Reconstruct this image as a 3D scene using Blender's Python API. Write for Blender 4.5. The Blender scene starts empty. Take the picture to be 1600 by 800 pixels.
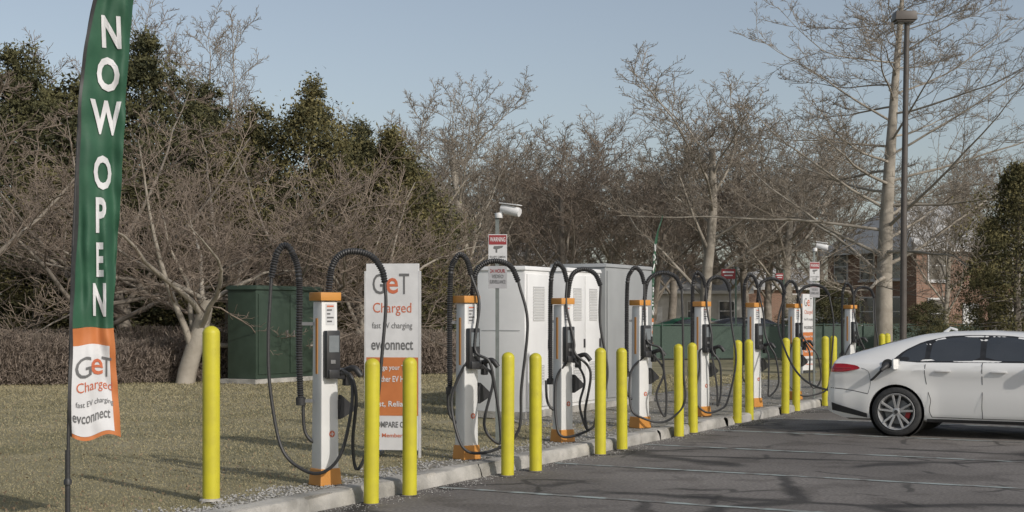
import bpy, bmesh, math, random
import numpy as np
from mathutils import Vector, Matrix, geometry
SC=bpy.context.scene; COL=SC.collection
R=math.radians
F=2200.0; CH=1.65; G=0.12
U=Vector((.469,.883,0)); V=Vector((.883,-.469,0)); B0=Vector((-1.226,12.26,0))
def P(s,t,z=0): p=B0+U*s+V*t; return Vector((p.x,p.y,z))
def at(px,py,Y): return Vector(((px-800)*Y/F,Y,CH-(py-492)*Y/F))
def gp(px,yb,z0=G):
    Y=F*(CH-z0)/(yb-492); return Vector(((px-800)*Y/F,Y,z0))
def gx(px,Y,z0=G): return Vector(((px-800)*Y/F,Y,z0))
def link(o): COL.objects.link(o); return o
# ---------- materials
def mat(name,col,rough=.6,col2=None,scale=4,bump=0,bscale=60,metal=0,lo=.35,hi=.65,attr=False,spec=None,coat=0,detail=6):
    m=bpy.data.materials.new(name); m.use_nodes=True; n=m.node_tree.nodes; l=m.node_tree.links
    b=n['Principled BSDF']; b.inputs['Roughness'].default_value=rough; b.inputs['Metallic'].default_value=metal
    b.inputs['Base Color'].default_value=(*col,1)
    if spec is not None: b.inputs['Specular IOR Level'].default_value=spec
    if coat: b.inputs['Coat Weight'].default_value=coat; b.inputs['Coat Roughness'].default_value=.05
    tc=n.new('ShaderNodeTexCoord')
    if col2:
        r=n.new('ShaderNodeValToRGB'); r.color_ramp.elements[0].position=lo; r.color_ramp.elements[1].position=hi
        r.color_ramp.elements[0].color=(*col,1); r.color_ramp.elements[1].color=(*col2,1)
        t=n.new('ShaderNodeTexNoise'); t.inputs['Scale'].default_value=scale; t.inputs['Detail'].default_value=detail
        l.new(tc.outputs['Object'],t.inputs['Vector'])
        if attr:
            a=n.new('ShaderNodeAttribute'); a.attribute_name='shade'
            ad=n.new('ShaderNodeMath'); ad.operation='ADD'; l.new(t.outputs['Fac'],ad.inputs[0]); l.new(a.outputs['Fac'],ad.inputs[1])
            l.new(ad.outputs[0],r.inputs[0])
        else: l.new(t.outputs['Fac'],r.inputs[0])
        l.new(r.outputs[0],b.inputs['Base Color'])
    if bump:
        t=n.new('ShaderNodeTexNoise'); t.inputs['Scale'].default_value=bscale; t.inputs['Detail'].default_value=6
        l.new(tc.outputs['Object'],t.inputs['Vector'])
        bp=n.new('ShaderNodeBump'); bp.inputs['Strength'].default_value=bump; bp.inputs['Distance'].default_value=.02
        l.new(t.outputs['Fac'],bp.inputs['Height']); l.new(bp.outputs[0],b.inputs['Normal'])
    return m
M={}
M['yellow']=mat('yellow_paint',(.60,.545,.03),.5,(.52,.465,.035),7,.06,30)
M['white']=mat('white_coat',(.78,.78,.76),.4,(.70,.70,.68),3)
M['cabwhite']=mat('cabinet_white',(.80,.80,.79),.5,(.73,.73,.72),2,.05,20)
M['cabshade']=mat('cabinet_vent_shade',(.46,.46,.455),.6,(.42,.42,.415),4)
M['cabgrey']=mat('cabinet_grey',(.34,.35,.35),.55,(.30,.31,.31),2)
M['orange']=mat('orange_paint',(.62,.28,.06),.5,(.55,.24,.05),4)
M['black']=mat('black_rubber',(.030,.030,.031),.5,(.042,.042,.042),30)
M['blackgloss']=mat('black_plastic',(.035,.035,.037),.3,(.045,.045,.047),10)
M['screen']=mat('screen_glass',(.18,.20,.21),.15,(.22,.24,.25),8)
M['grey']=mat('grey_metal',(.25,.25,.25),.45,(.3,.3,.3),12,metal=.6)
M['post']=mat('post_galvanised',(.16,.18,.17),.6,(.20,.22,.21),14,metal=.3)
M['bronze']=mat('dark_bronze',(.085,.072,.062),.5,(.105,.092,.08),6)
M['green']=mat('flag_green',(.022,.085,.046),.65,(.03,.108,.058),6,.3,7)
M['flagorange']=mat('flag_orange',(.56,.19,.06),.65,(.50,.165,.05),6)
M['flagwhite']=mat('flag_white',(.70,.70,.70),.7,(.62,.62,.62),5,.2,7)
M['ltr_white']=mat('letter_white',(.70,.70,.70),.6,(.66,.66,.66),9)
M['ltr_grey']=mat('letter_grey',(.13,.13,.13),.6,(.16,.16,.16),9)
M['ltr_orange']=mat('letter_orange',(.56,.14,.07),.6,(.60,.17,.08),9)
M['red']=mat('sign_red',(.30,.035,.04),.5,(.26,.035,.038),9)
M['signwhite']=mat('sign_white',(.62,.62,.62),.5,(.56,.56,.56),9)
M['signgrey']=mat('sign_grey',(.40,.40,.41),.5,(.35,.35,.36),9)
M['transf']=mat('utility_green',(.030,.050,.034),.5,(.04,.064,.045),4)
M['concrete']=mat('kerb_concrete',(.26,.25,.225),.9,(.48,.46,.42),3.5,.6,40,detail=12)
M['gravel']=mat('gravel',(.18,.165,.125),.9,(.32,.30,.26),9,.8,60,detail=12)
M['stone']=mat('gravel_stone',(.18,.175,.165),.9,(.42,.41,.385),9,attr=True,lo=.3,hi=1.3)
M['paint']=mat('car_paint_white',(.82,.815,.79),.25,(.81,.805,.78),2,coat=.5)
M['paintdark']=mat('car_paint_dark',(.02,.022,.028),.25,(.024,.026,.03),2,coat=.5)
M['paintgreen']=mat('car_paint_green',(.02,.12,.05),.3,(.025,.13,.06),2,coat=.5)
M['paintsilver']=mat('car_paint_silver',(.4,.41,.42),.3,(.38,.39,.4),2,coat=.5)
M['glass']=mat('tinted_glass',(.04,.045,.05),.03,(.055,.06,.065),2,spec=1.0,coat=.8)
M['tyre']=mat('tyre_rubber',(.03,.03,.03),.8,(.045,.045,.045),20)
M['rim']=mat('alloy_rim',(.42,.42,.415),.35,(.47,.47,.465),10,metal=.4)
M['rimdark']=mat('alloy_rim_dark',(.07,.07,.07),.4,(.09,.09,.09),10,metal=.5)
M['chrome']=mat('dark_chrome',(.06,.06,.06),.25,(.08,.08,.08),10,metal=.6)
M['seam']=mat('panel_gap',(.04,.04,.04),.7,(.05,.05,.05),10)
M['tail']=mat('taillight_red',(.45,.012,.02),.12,(.30,.008,.012),20,coat=.8)
M['caliper']=mat('caliper_red',(.42,.03,.03),.4,(.38,.03,.03),10)
M['bark']=mat('bark_grey_brown',(.18,.155,.125),.9,(.30,.265,.22),3,.6,12)
M['barkpale']=mat('bark_pale',(.27,.24,.195),.9,(.41,.37,.31),2.2,.6,12)
M['twig']=mat('twig_brown',(.19,.155,.12),.9,(.28,.235,.19),1.0)
M['twigpale']=mat('twig_pale',(.22,.19,.15),.9,(.33,.285,.23),1.0)
M['twigred']=mat('twig_red_brown',(.19,.15,.118),.9,(.29,.235,.185),1.0)
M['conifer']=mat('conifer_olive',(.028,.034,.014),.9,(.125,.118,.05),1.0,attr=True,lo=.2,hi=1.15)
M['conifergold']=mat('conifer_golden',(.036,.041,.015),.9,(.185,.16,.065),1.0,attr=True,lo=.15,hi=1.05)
M['hedge']=mat('hedge_twigs',(.10,.078,.062),.9,(.26,.21,.17),2,attr=True,lo=.3,hi=1.2)
M['brass']=mat('grass_blades',(.17,.152,.078),.9,(.36,.315,.19),.6,attr=True,lo=.2,hi=1.3)
M['leaflitter']=mat('fallen_leaves',(.14,.10,.06),.9,(.27,.20,.13),4,attr=True,lo=.3,hi=1.2)
M['lawn']=mat('dry_lawn',(.195,.178,.095),.95,(.31,.272,.168),.8,.6,35,detail=12)
M['siding']=mat('siding',(.50,.49,.47),.8,(.44,.43,.41),3)
M['roof']=mat('roof_shingle',(.50,.50,.49),.9,(.43,.43,.42),6,.3,30)
M['fence']=mat('fence_green',(.06,.095,.075),.7,(.08,.12,.095),30)
def brickmat():
    m=bpy.data.materials.new('red_brick'); m.use_nodes=True; n=m.node_tree.nodes; l=m.node_tree.links; b=n['Principled BSDF']
    tc=n.new('ShaderNodeTexCoord'); sp=n.new('ShaderNodeSeparateXYZ'); l.new(tc.outputs['Object'],sp.inputs[0])
    ad=n.new('ShaderNodeMath'); l.new(sp.outputs[0],ad.inputs[0]); l.new(sp.outputs[1],ad.inputs[1])
    cb=n.new('ShaderNodeCombineXYZ'); l.new(ad.outputs[0],cb.inputs[0]); l.new(sp.outputs[2],cb.inputs[1])
    t=n.new('ShaderNodeTexBrick'); l.new(cb.outputs[0],t.inputs['Vector']); t.inputs['Scale'].default_value=1
    t.inputs['Brick Width'].default_value=.24; t.inputs['Row Height'].default_value=.08; t.inputs['Mortar Size'].default_value=.010
    t.inputs['Color1'].default_value=(.26,.145,.10,1); t.inputs['Color2'].default_value=(.20,.115,.08,1); t.inputs['Mortar'].default_value=(.27,.22,.18,1)
    l.new(t.outputs[0],b.inputs['Base Color']); b.inputs['Roughness'].default_value=.9; return m
M['brick']=brickmat()
def asphaltmat():
    m=bpy.data.materials.new('asphalt'); m.use_nodes=True; n=m.node_tree.nodes; l=m.node_tree.links; b=n['Principled BSDF']
    tc=n.new('ShaderNodeTexCoord')
    def noise(s,d=6):
        t=n.new('ShaderNodeTexNoise'); t.inputs['Scale'].default_value=s; t.inputs['Detail'].default_value=d; l.new(tc.outputs['Object'],t.inputs['Vector']); return t
    def ramp(src,p0,c0,p1,c1):
        r=n.new('ShaderNodeValToRGB'); e=r.color_ramp.elements; e[0].position=p0; e[1].position=p1; e[0].color=(*c0,1); e[1].color=(*c1,1); l.new(src,r.inputs[0]); return r.outputs[0]
    def mix(kind,a,bb,fac=1):
        x=n.new('ShaderNodeMixRGB'); x.blend_type=kind; x.inputs[0].default_value=fac; l.new(a,x.inputs[1]); l.new(bb,x.inputs[2]); return x.outputs[0]
    base=ramp(noise(.4,9).outputs['Fac'],.36,(.140,.126,.113),.64,(.212,.193,.174))
    fine=ramp(noise(30,6).outputs['Fac'],.3,(.62,.62,.62),.7,(1.28,1.28,1.28))
    c=mix('MULTIPLY',base,fine)
    nz=noise(1.2,6); mp=n.new('ShaderNodeMixRGB'); mp.inputs[0].default_value=.3; l.new(tc.outputs['Object'],mp.inputs[1]); l.new(nz.outputs['Color'],mp.inputs[2])
    for sc,w0,w1,k in ((.42,.010,.034,.30),(1.3,.016,.04,.42)):
        vo=n.new('ShaderNodeTexVoronoi'); vo.feature='DISTANCE_TO_EDGE'; vo.inputs['Scale'].default_value=sc; l.new(mp.outputs[0],vo.inputs['Vector'])
        cr=ramp(vo.outputs['Distance'],w0,(k,k,k),w1,(1,1,1))
        msk=ramp(noise(.3*(1+sc),2).outputs['Fac'],.38 if sc<1 else .50,(0,0,0),.46 if sc<1 else .56,(1,1,1))
        inv=n.new('ShaderNodeMixRGB'); inv.blend_type='MIX'; l.new(msk,inv.inputs[0]); inv.inputs[1].default_value=(1,1,1,1); l.new(cr,inv.inputs[2])
        c=mix('MULTIPLY',c,inv.outputs[0])
    st=ramp(noise(1.3,9).outputs['Fac'],.52,(1,1,1),.60,(.72,.71,.70)); c=mix('MULTIPLY',c,st)
    l.new(c,b.inputs['Base Color']); b.inputs['Roughness'].default_value=.92
    bp=n.new('ShaderNodeBump'); bp.inputs['Strength'].default_value=.5; bp.inputs['Distance'].default_value=.01; l.new(noise(60,4).outputs['Fac'],bp.inputs['Height']); l.new(bp.outputs[0],b.inputs['Normal'])
    return m
M['asphalt']=asphaltmat()
M['line']=mat('worn_stall_paint',(.18,.17,.155),.8,(.35,.40,.38),5,lo=.42,hi=.56,detail=14)
# ---------- mesh builder
class MB:
    def __init__(s): s.v=[]; s.f=[]
    def add(s,vs,fs):
        o=len(s.v); s.v.extend([tuple(x) for x in vs]); s.f.extend([tuple(i+o for i in f) for f in fs]); return s
    def box(s,c,size,rz=0,bev=0,top=1.0,rx=0,ry=0):
        bm=bmesh.new(); bmesh.ops.create_cube(bm,size=1)
        for v in bm.verts:
            k=top if v.co.z>0 else 1
            v.co=Vector((v.co.x*size[0]*k,v.co.y*size[1]*k,v.co.z*size[2]))
        if bev: bmesh.ops.bevel(bm,geom=bm.edges[:],offset=bev,segments=2,affect='EDGES',profile=.6)
        m=Matrix.Translation(c)@Matrix.Rotation(rz,4,'Z')@Matrix.Rotation(rx,4,'X')@Matrix.Rotation(ry,4,'Y'); bm.transform(m); bm.verts.index_update()
        s.add([v.co[:] for v in bm.verts],[[v.index for v in f.verts] for f in bm.faces]); bm.free(); return s
    def lathe(s,prof,n=20,c=(0,0,0),axis='Z'):
        vs=[];fs=[]
        for r,z in prof:
            for i in range(n):
                a=2*math.pi*i/n
                p=(r*math.cos(a),r*math.sin(a),z) if axis=='Z' else (r*math.cos(a),z,r*math.sin(a))
                vs.append((p[0]+c[0],p[1]+c[1],p[2]+c[2]))
        for j in range(len(prof)-1):
            for i in range(n):
                fs.append((j*n+i,j*n+(i+1)%n,(j+1)*n+(i+1)%n,(j+1)*n+i))
        return s.add(vs,fs)
    def tube(s,pts,rad,n=8,cap=True):
        pts=[Vector(p) for p in pts]; k=len(pts)
        if not hasattr(rad,'__len__'): rad=[rad]*k
        t0=(pts[1]-pts[0]).normalized(); a=Vector((0,0,1)) if abs(t0.z)<.9 else Vector((1,0,0))
        nx=t0.cross(a).normalized(); vs=[];fs=[]
        cs=[(math.cos(2*math.pi*i/n),math.sin(2*math.pi*i/n)) for i in range(n)]
        for j in range(k):
            t=(pts[min(j+1,k-1)]-pts[max(j-1,0)]).normalized()
            nx=(nx-t*nx.dot(t)); nx.normalize(); ny=t.cross(nx); r=rad[j]; p=pts[j]
            for c,d in cs:
                vs.append((p.x+(nx.x*c+ny.x*d)*r,p.y+(nx.y*c+ny.y*d)*r,p.z+(nx.z*c+ny.z*d)*r))
        for j in range(k-1):
            for i in range(n):
                i2=(i+1)%n; fs.append((j*n+i,j*n+i2,(j+1)*n+i2,(j+1)*n+i))
        if cap: fs.append(tuple(range(n))[::-1]); fs.append(tuple((k-1)*n+i for i in range(n)))
        return s.add(vs,fs)
    def text(s,t,cx,cy,w,h,mp,bold=0,sub=0):
        vs,fs=textgeo(t,bold,sub)
        return s.add([mp(cx+(x-.5)*w,cy+(y-.5)*h) for x,y in vs],fs)
    def build(s,name,m,parent=None,smooth=False,loc=None,rz=None):
        me=bpy.data.meshes.new(name); me.from_pydata(s.v,[],s.f)
        me.materials.append(M[m] if isinstance(m,str) else m)
        if smooth:
            me.polygons.foreach_set('use_smooth',[True]*len(me.polygons))
            try: me.set_sharp_from_angle(angle=R(38))
            except Exception: pass
        me.update(); o=link(bpy.data.objects.new(name,me))
        if parent: o.parent=parent
        if loc is not None: o.location=loc
        if rz is not None: o.rotation_euler.z=rz
        return o
_tc={}
def textgeo(t,bold=0,sub=0):
    key=(t,bold,sub)
    if key in _tc: return _tc[key]
    cu=bpy.data.curves.new('t','FONT'); cu.body=t; cu.size=1; cu.offset=bold; cu.resolution_u=3
    o=link(bpy.data.objects.new('t',cu)); dg=bpy.context.evaluated_depsgraph_get(); dg.update()
    me=bpy.data.meshes.new_from_object(o.evaluated_get(dg))
    bm=bmesh.new(); bm.from_mesh(me); bmesh.ops.triangulate(bm,faces=bm.faces[:])
    if sub: bmesh.ops.subdivide_edges(bm,edges=bm.edges[:],cuts=sub,use_grid_fill=True)
    bm.verts.index_update()
    vs=[(v.co.x,v.co.y) for v in bm.verts]; fs=[[v.index for v in f.verts] for f in bm.faces]; bm.free()
    x0=min(v[0] for v in vs);x1=max(v[0] for v in vs);y0=min(v[1] for v in vs);y1=max(v[1] for v in vs)
    vs=[((x-x0)/(x1-x0+1e-9),(y-y0)/(y1-y0+1e-9)) for x,y in vs]
    bpy.data.objects.remove(o); bpy.data.curves.remove(cu); bpy.data.meshes.remove(me)
    _tc[key]=(vs,fs); return vs,fs
def tag(o,label=None,cat=None,group=None,kind=None):
    if label: o['label']=label
    if cat: o['category']=cat
    if group: o['group']=group
    if kind: o['kind']=kind
    return o
def thing(name,label,cat,loc=(0,0,0),rz=0,group=None,scale=1):
    o=link(bpy.data.objects.new(name,None)); o.location=loc; o.rotation_euler.z=rz; o.scale=(scale,)*3 if not hasattr(scale,'__len__') else scale
    o.empty_display_size=.1
    return tag(o,label,cat,group)
def copy_tree(o,parent=None):
    c=o.copy(); COL.objects.link(c)
    if parent: c.parent=parent
    for ch in [x for x in list(bpy.data.objects) if x.parent==o]: copy_tree(ch,c)
    return c
def catmull(pts,step=.03):
    pts=[Vector(p) for p in pts]; P_=[pts[0]*2-pts[1]]+pts+[pts[-1]*2-pts[-2]]; out=[]
    for i in range(1,len(P_)-2):
        a,b,c,d=P_[i-1],P_[i],P_[i+1],P_[i+2]; n=max(2,int((c-b).length/step))
        for j in range(n):
            t=j/n; out.append(.5*((2*b)+(c-a)*t+(2*a-5*b+4*c-d)*t*t+(3*b-a-3*c+d)*t**3))
    out.append(pts[-1]); return out
def sfn(xs,ys,sig=.05):
    g=np.linspace(xs[0]-1,xs[-1]+1,4000); y=np.interp(g,xs,ys); dx=g[1]-g[0]; n=max(1,int(3*sig/dx)); k=np.exp(-.5*(np.arange(-n,n+1)*dx/sig)**2); k/=k.sum()
    ys2=np.convolve(np.pad(y,n,mode='edge'),k,mode='valid'); return lambda x: float(np.interp(x,g,ys2))
rng=random.Random(5); NR=np.random.RandomState(3)
def leafmesh(name,m,cent,size,shade,parent=None,elong=1.6,up=None):
    n=len(cent); a=NR.normal(size=(n,3)); a/=np.linalg.norm(a,axis=1)[:,None]
    if up is not None: a=a*(1-up)+np.array([0,0,1])*up; a/=np.linalg.norm(a,axis=1)[:,None]
    b=NR.normal(size=(n,3)); b-=a*(a*b).sum(1)[:,None]; b/=np.linalg.norm(b,axis=1)[:,None]
    s=np.asarray(size)[:,None]
    v=np.empty((n,3,3)); v[:,0]=cent-b*s*.5; v[:,1]=cent+b*s*.5; v[:,2]=cent+a*s*elong
    me=bpy.data.meshes.new(name); me.vertices.add(n*3); me.vertices.foreach_set('co',v.reshape(-1))
    me.loops.add(n*3); me.loops.foreach_set('vertex_index',np.arange(n*3)); me.polygons.add(n); me.polygons.foreach_set('loop_start',np.arange(n)*3)
    me.update(calc_edges=True); at_=me.attributes.new('shade','FLOAT','POINT'); at_.data.foreach_set('value',np.repeat(np.asarray(shade,dtype=np.float32),3))
    me.materials.append(M[m]); o=link(bpy.data.objects.new(name,me))
    if parent: o.parent=parent
    return o
# ---------- setting
def sheet(name,poly,z,m):
    b=MB(); b.add([(p[0],p[1],z) for p in poly],[tuple(range(len(poly)))]); return tag(b.build(name,m),kind='structure')
sheet('ground',[(-900,-100),(900,-100),(900,1500),(-900,1500)],-.06,'lawn')
A=P(-60,-.36);Bq=P(44,-.36)
sheet('lawn',[(A.x,A.y),(Bq.x,Bq.y),(400,Bq.y),(400,700),(-400,700),(-400,A.y)],G-.01,'lawn')
A=P(-60,-.15);Bq=P(44,-.15)
sheet('parking_lot',[(A.x,A.y),(400,A.y),(400,Bq.y),(Bq.x,Bq.y)][::-1],0,'asphalt')
b=MB(); s=-14.0
prof=[(-.15,-.05),(-.155,.085),(-.175,.118),(-.20,.128),(-.36,.13),(-.37,.05)]
while s<44:
    L=rng.uniform(2.2,3.4) if s<20 else 6; j=rng.uniform(-.014,.014); jz=rng.uniform(-.006,.004)
    n=24 if s<16 else 1; ch=[rng.uniform(0,1)**5*.07 for _ in range(n+1)]
    vs=[]
    for q in range(n+1):
        a=s+L*q/n+(.004 if q==0 else (-.004 if q==n else 0))
        for i,(t,z) in enumerate(prof):
            w_=ch[q] if i in (1,2) else 0
            vs.append(P(a,t+j-w_+.004*math.sin(a*9+i),z+jz*(z>.1)-w_*.4+(.003*math.sin(a*7+i*2) if z>.1 else 0)))
    m_=len(prof); b.add(vs,[(q*m_+i,q*m_+i+1,(q+1)*m_+i+1,(q+1)*m_+i) for q in range(n) for i in range(m_-1)])
    s+=L
tag(b.build('kerb','concrete',smooth=True),kind='structure')
tbk=lambda s: -.68-.20*max(0,min(1,(s-1)/1.5)) - (2.6*max(0,min(1,(s-6.0)/2.5)) if s>6 else 0)
wob=lambda s:.13*math.sin(s*3.1)+.09*math.sin(s*7.7)+.06*math.sin(s*17.3+1)
poly=[P(a,-.365) for a in np.linspace(-3,22,60)]; poly2=[P(a,min(-.4,tbk(a)+wob(a))) for a in np.linspace(22,-3,200)]
b=MB(); pp=[(p.x,p.y) for p in poly+poly2]; tris=geometry.tessellate_polygon([[Vector((x,y,0)) for x,y in pp]])
b.add([(x,y,G-.004) for x,y in pp],tris); tag(b.build('gravel_bed','gravel'),kind='structure')
def stones(n,smin,smax,fn,name,m):
    base=np.array([(1,0,0),(-1,0,0),(0,1,0),(0,-1,0),(0,0,1),(0,0,-1)],float); fc=np.array([(0,2,4),(2,1,4),(1,3,4),(3,0,4),(2,0,5),(1,2,5),(3,1,5),(0,3,5)])
    ps=np.array([fn() for _ in range(n)]); sz=NR.uniform(smin,smax,n)
    v=base[None]*NR.uniform(.6,1.2,(n,6,1))*sz[:,None,None]*np.array([1,1,.7]); a=NR.uniform(0,6.28,n); c,s_=np.cos(a)[:,None],np.sin(a)[:,None]
    x=v[:,:,0]*c-v[:,:,1]*s_; y=v[:,:,0]*s_+v[:,:,1]*c; v=np.stack([x,y,v[:,:,2]],-1)+ps[:,None]
    me=bpy.data.meshes.new(name); me.from_pydata(v.reshape(-1,3).tolist(),[],(fc[None]+np.arange(n)[:,None,None]*6).reshape(-1,3).tolist())
    at_=me.attributes.new('shade','FLOAT','POINT'); at_.data.foreach_set('value',np.repeat(NR.uniform(0,.6,n).astype(np.float32),6))
    me.materials.append(M[m]); return link(bpy.data.objects.new(name,me))
def gfn():
    s=-3+25*rng.random()**1.5; t=-.38-( -.38-min(-.4,tbk(s)+wob(s))+.3*rng.random()**2)*rng.random(); p=P(s,t); return (p.x,p.y,G+.001)
tag(stones(6000,.006,.018,gfn,'gravel_stones','stone'),'loose pale grey gravel around the charger bases','gravel',kind='stuff')
def dfn():
    s=-3+20*rng.random()**1.4; t=-.14+abs(rng.gauss(0,.14)); p=P(s,t); return (p.x,p.y,.002)
tag(stones(3000,.003,.010,dfn,'kerb_grit','stone'),'grit lying along the foot of the kerb','grit',kind='stuff')
for s in (1.3,3.8,6.35,8.9,11.5,14.0,16.6):
    b=MB(); n=60; L=13
    vs=[]
    for i in range(n+1):
        t=-.08+L*i/n
        for e in (-.045,.045): vs.append(P(s+e+rng.uniform(-.009,.009),t,.005))
    b.add(vs,[(2*i,2*i+1,2*i+3,2*i+2) for i in range(n)]); tag(b.build('stall_line','line'),kind='structure')
n=150000; Y=NR.uniform(9.0,36,n)**1.0; kx=-1.226+.531*(Y-12.26); t_off=np.where(Y<14,.78,1.0)+NR.exponential(.10,n)-.2; X=-.42*Y+NR.random(n)*(kx-t_off+.42*Y)
ok=(Y<20)|(X<(kx-4.1)); X=X[ok];Y=Y[ok]
cent=np.stack([X,Y,np.full(len(X),G-.006)],1)
pn=np.sin(X*1.3+np.sin(Y*.9)*2)*np.cos(Y*.8+X*.4)*.12
tag(leafmesh('grass','brass',cent,NR.uniform(.005,.011,len(X))*(Y/14),NR.uniform(.05,.6,len(X))+pn,elong=2.2,up=.5),'short dry winter grass of the lawn','grass',kind='stuff')
n=2600; Y=NR.uniform(9.5,34,n); X=-.42*Y+NR.random(n)*(-1.226+.531*(Y-12.26)-1.2+.42*Y)
tag(leafmesh('leaf_litter','leaflitter',np.stack([X,Y,np.full(n,G+.012)],1),NR.uniform(.015,.035,n),NR.uniform(0,.6,n),elong=.8),'brown fallen leaves scattered over the lawn','leaves',kind='stuff')
# ---------- bollards
def bollard_mesh(h,r):
    pr=[(r,0),(r,h*.5),(r,h-r*.9)]+[(r*math.cos(a),h-r*.9+r*.9*math.sin(a)) for a in np.linspace(.15,1.55,7)]+[(.0005,h)]
    b=MB(); b.lathe(pr,24); return b
bl=[(580,788,1.272),(640,775,1.265),(793,744,1.27),(837,737,1.25),(938,711,1.265),(972,703,1.25),(1061,683,1.26),(1083,677,1.265),(1152,662,1.27),(1171,657,1.27),(1227,647,1.27),(1244,643,1.27),(1290,635,1.27),(1302,632.5,1.27),(1378,618,1.27),(1387,616,1.27)]
ordn=['first','second','third','fourth','fifth','sixth','seventh','eighth']
for i,(px,yb,h) in enumerate(bl):
    p=gp(px,yb,0); o=thing('bollard','yellow steel bollard at the kerb, %s one of the %s pair from the left'%('left' if i%2==0 else 'right',ordn[i//2]),'bollard',p,rng.uniform(0,6),'yellow bollards along the kerb')
    o.rotation_euler.x=rng.uniform(-.008,.008); o.rotation_euler.y=rng.uniform(-.008,.008)
    bollard_mesh(h,.066).build('post','yellow',o,True)
    b=MB(); b.lathe([(.068,0),(.078,.001),(.082,.006),(.067,.014)],20); b.build('base_collar','asphalt',o,True)
p=gp(330,782); o=thing('bollard','taller yellow bollard standing alone on the lawn beside the flag','bollard',p,0)
bollard_mesh(1.44,.071).build('post','yellow',o,True); b=MB(); b.lathe([(.072,0),(.10,.001),(.095,.012),(.072,.02)],20); b.build('base_collar','concrete',o,True)
# ---------- chargers
TH=.69
def rot(x,y,th=TH): return (x*math.cos(th)-y*math.sin(th),x*math.sin(th)+y*math.cos(th))
def bx(b,x,y,z,sx,sy,sz,bev=.004,top=1,rx=0): c=rot(x,y); return b.box((c[0],c[1],z),(sx,sy,sz),TH,bev,top,rx)
def charger_body(t):
    bx(MB(),0,0,.075,.225,.21,.15,.008,.90).build('base','orange',t)
    bx(MB(),0,0,.895,.186,.168,1.51,.012,.88).build('column','white',t,True)
    bx(MB(),0,0,1.695,.215,.205,.075,.008).build('cap','orange',t,True)
    b=MB(); bx(b,0,-.112,1.18,.145,.07,.42,.012,.96); bx(b,0,-.127,1.0,.12,.09,.08,.01); d=b.build('display_unit','blackgloss',t,True)
    bx(MB(),0,-.149,1.27,.105,.006,.15,.002).build('screen','screen',d)
    bx(MB(),-.01,-.151,1.11,.05,.006,.035,.002).build('card_reader','grey',d)
    b=MB(); bx(b,-.0895,0,1.25,.006,.03,.5,.001); b.build('side_stripe','orange',t)
    nrm=Vector((-math.sin(TH),math.cos(TH),0))
    def mp(x,y,o=.003):
        dd=.084*(1-.12*(y-.14)/1.51)+.0005; c=rot(0,-dd); return Vector((c[0]+math.cos(TH)*x,c[1]+math.sin(TH)*x,y))-nrm*o
    mp2=lambda x,y: mp(x,y,.006)
    b=MB(); vs=[mp(.02+.03*math.cos(a),.46+.03*math.sin(a)) for a in np.linspace(0,6.28,20)[:-1]]; b.add(vs,[tuple(range(19))]); em=b.build('emblem','ltr_orange',t)
    b=MB(); b.add([mp2(x+.02,y) for x,y in ((-.004,.44),(.004,.44),(.004,.456),(.02,.456),(.02,.464),(.004,.464),(.004,.48),(-.004,.48),(-.004,.464),(-.02,.464),(-.02,.456),(-.004,.456))],[tuple(range(12))]); b.build('emblem_mark','ltr_white',em)
    b=MB(); b.add([mp(-.04,1.44),mp(.05,1.44),mp(.05,1.63),mp(-.04,1.63)],[(0,1,2,3)]); lb=b.build('instruction_label','signwhite',t)
    for k in range(5):
        b=MB(); z=1.615-k*.034; w=.07-.018*(k%3); b.add([mp2(-.03,z),mp2(-.03+w,z),mp2(-.03+w,z-.014),mp2(-.03,z-.014)],[(0,1,2,3)]); b.build('text_line','ltr_grey' if k else 'ltr_orange',lb)
    for k,(x,z) in enumerate(((.12,1.0),(.12,.72))):
        b=MB(); bx(b,x,-.06,z,.07,.1,.10,.012)
        if k==0: bx(b,x+.05,-.09,z-.03,.06,.07,.16,.015,.8)
        else:
            pr=[(x-.02,z+.09),(x+.13,z-.03),(x+.12,z-.06),(x-.03,z-.13)]; vs=[]
            for yy in (-.115,-.06):
                for xx,z2 in pr: c=rot(xx,yy); vs.append((c[0],c[1],z2))
            b.add(vs,[(0,1,2,3),(7,6,5,4)]+[(i,4+i,4+(i+1)%4,(i+1)%4) for i in range(4)])
        h=b.build('holster','blackgloss',t,True)
        if k==0:
            b=MB(); c1=rot(x+.02,-.12); c2=rot(x+.05,-.22); c3=rot(x+.09,-.27)
            b.tube(catmull([(c1[0],c1[1],z+.03),(c2[0],c2[1],z+.05),(c3[0],c3[1],z-.02)],.02),.028,10); b.build('connector','black',h,True)
hA1=[(-.22,.0,.735),(-.235,0,1.2),(-.235,0,1.85),(-.29,-.01,2.08),(-.36,-.03,2.155),(-.43,-.05,2.07),(-.475,-.06,1.87)]
cA1=[(-.475,-.06,1.87),(-.5,-.07,1.3),(-.48,-.08,.85),(-.38,-.1,.35),(-.2,-.14,.16),(0,-.2,.13),(.17,-.22,.3),(.26,-.2,.7),(.25,-.14,.96),(.16,-.10,1.04)]
hB1=[(.03,0,1.72),(.06,-.01,1.95),(.13,-.03,2.06),(.25,-.06,2.1),(.42,-.1,2.06),(.52,-.12,1.94),(.55,-.13,1.82)]
cB1=[(.55,-.13,1.82),(.56,-.14,1.6),(.53,-.16,1.2),(.48,-.17,.7),(.38,-.18,.28),(.30,-.18,.16),(.27,-.18,.4),(.30,-.18,.8),(.24,-.14,1.0),(.16,-.1,1.0)]
hA2=[(-.177,.02,.71),(-.18,.02,1.3),(-.17,.02,1.95),(-.12,.0,2.12),(-.06,-.02,2.17),(.01,-.05,2.1),(.05,-.08,1.95)]
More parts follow.
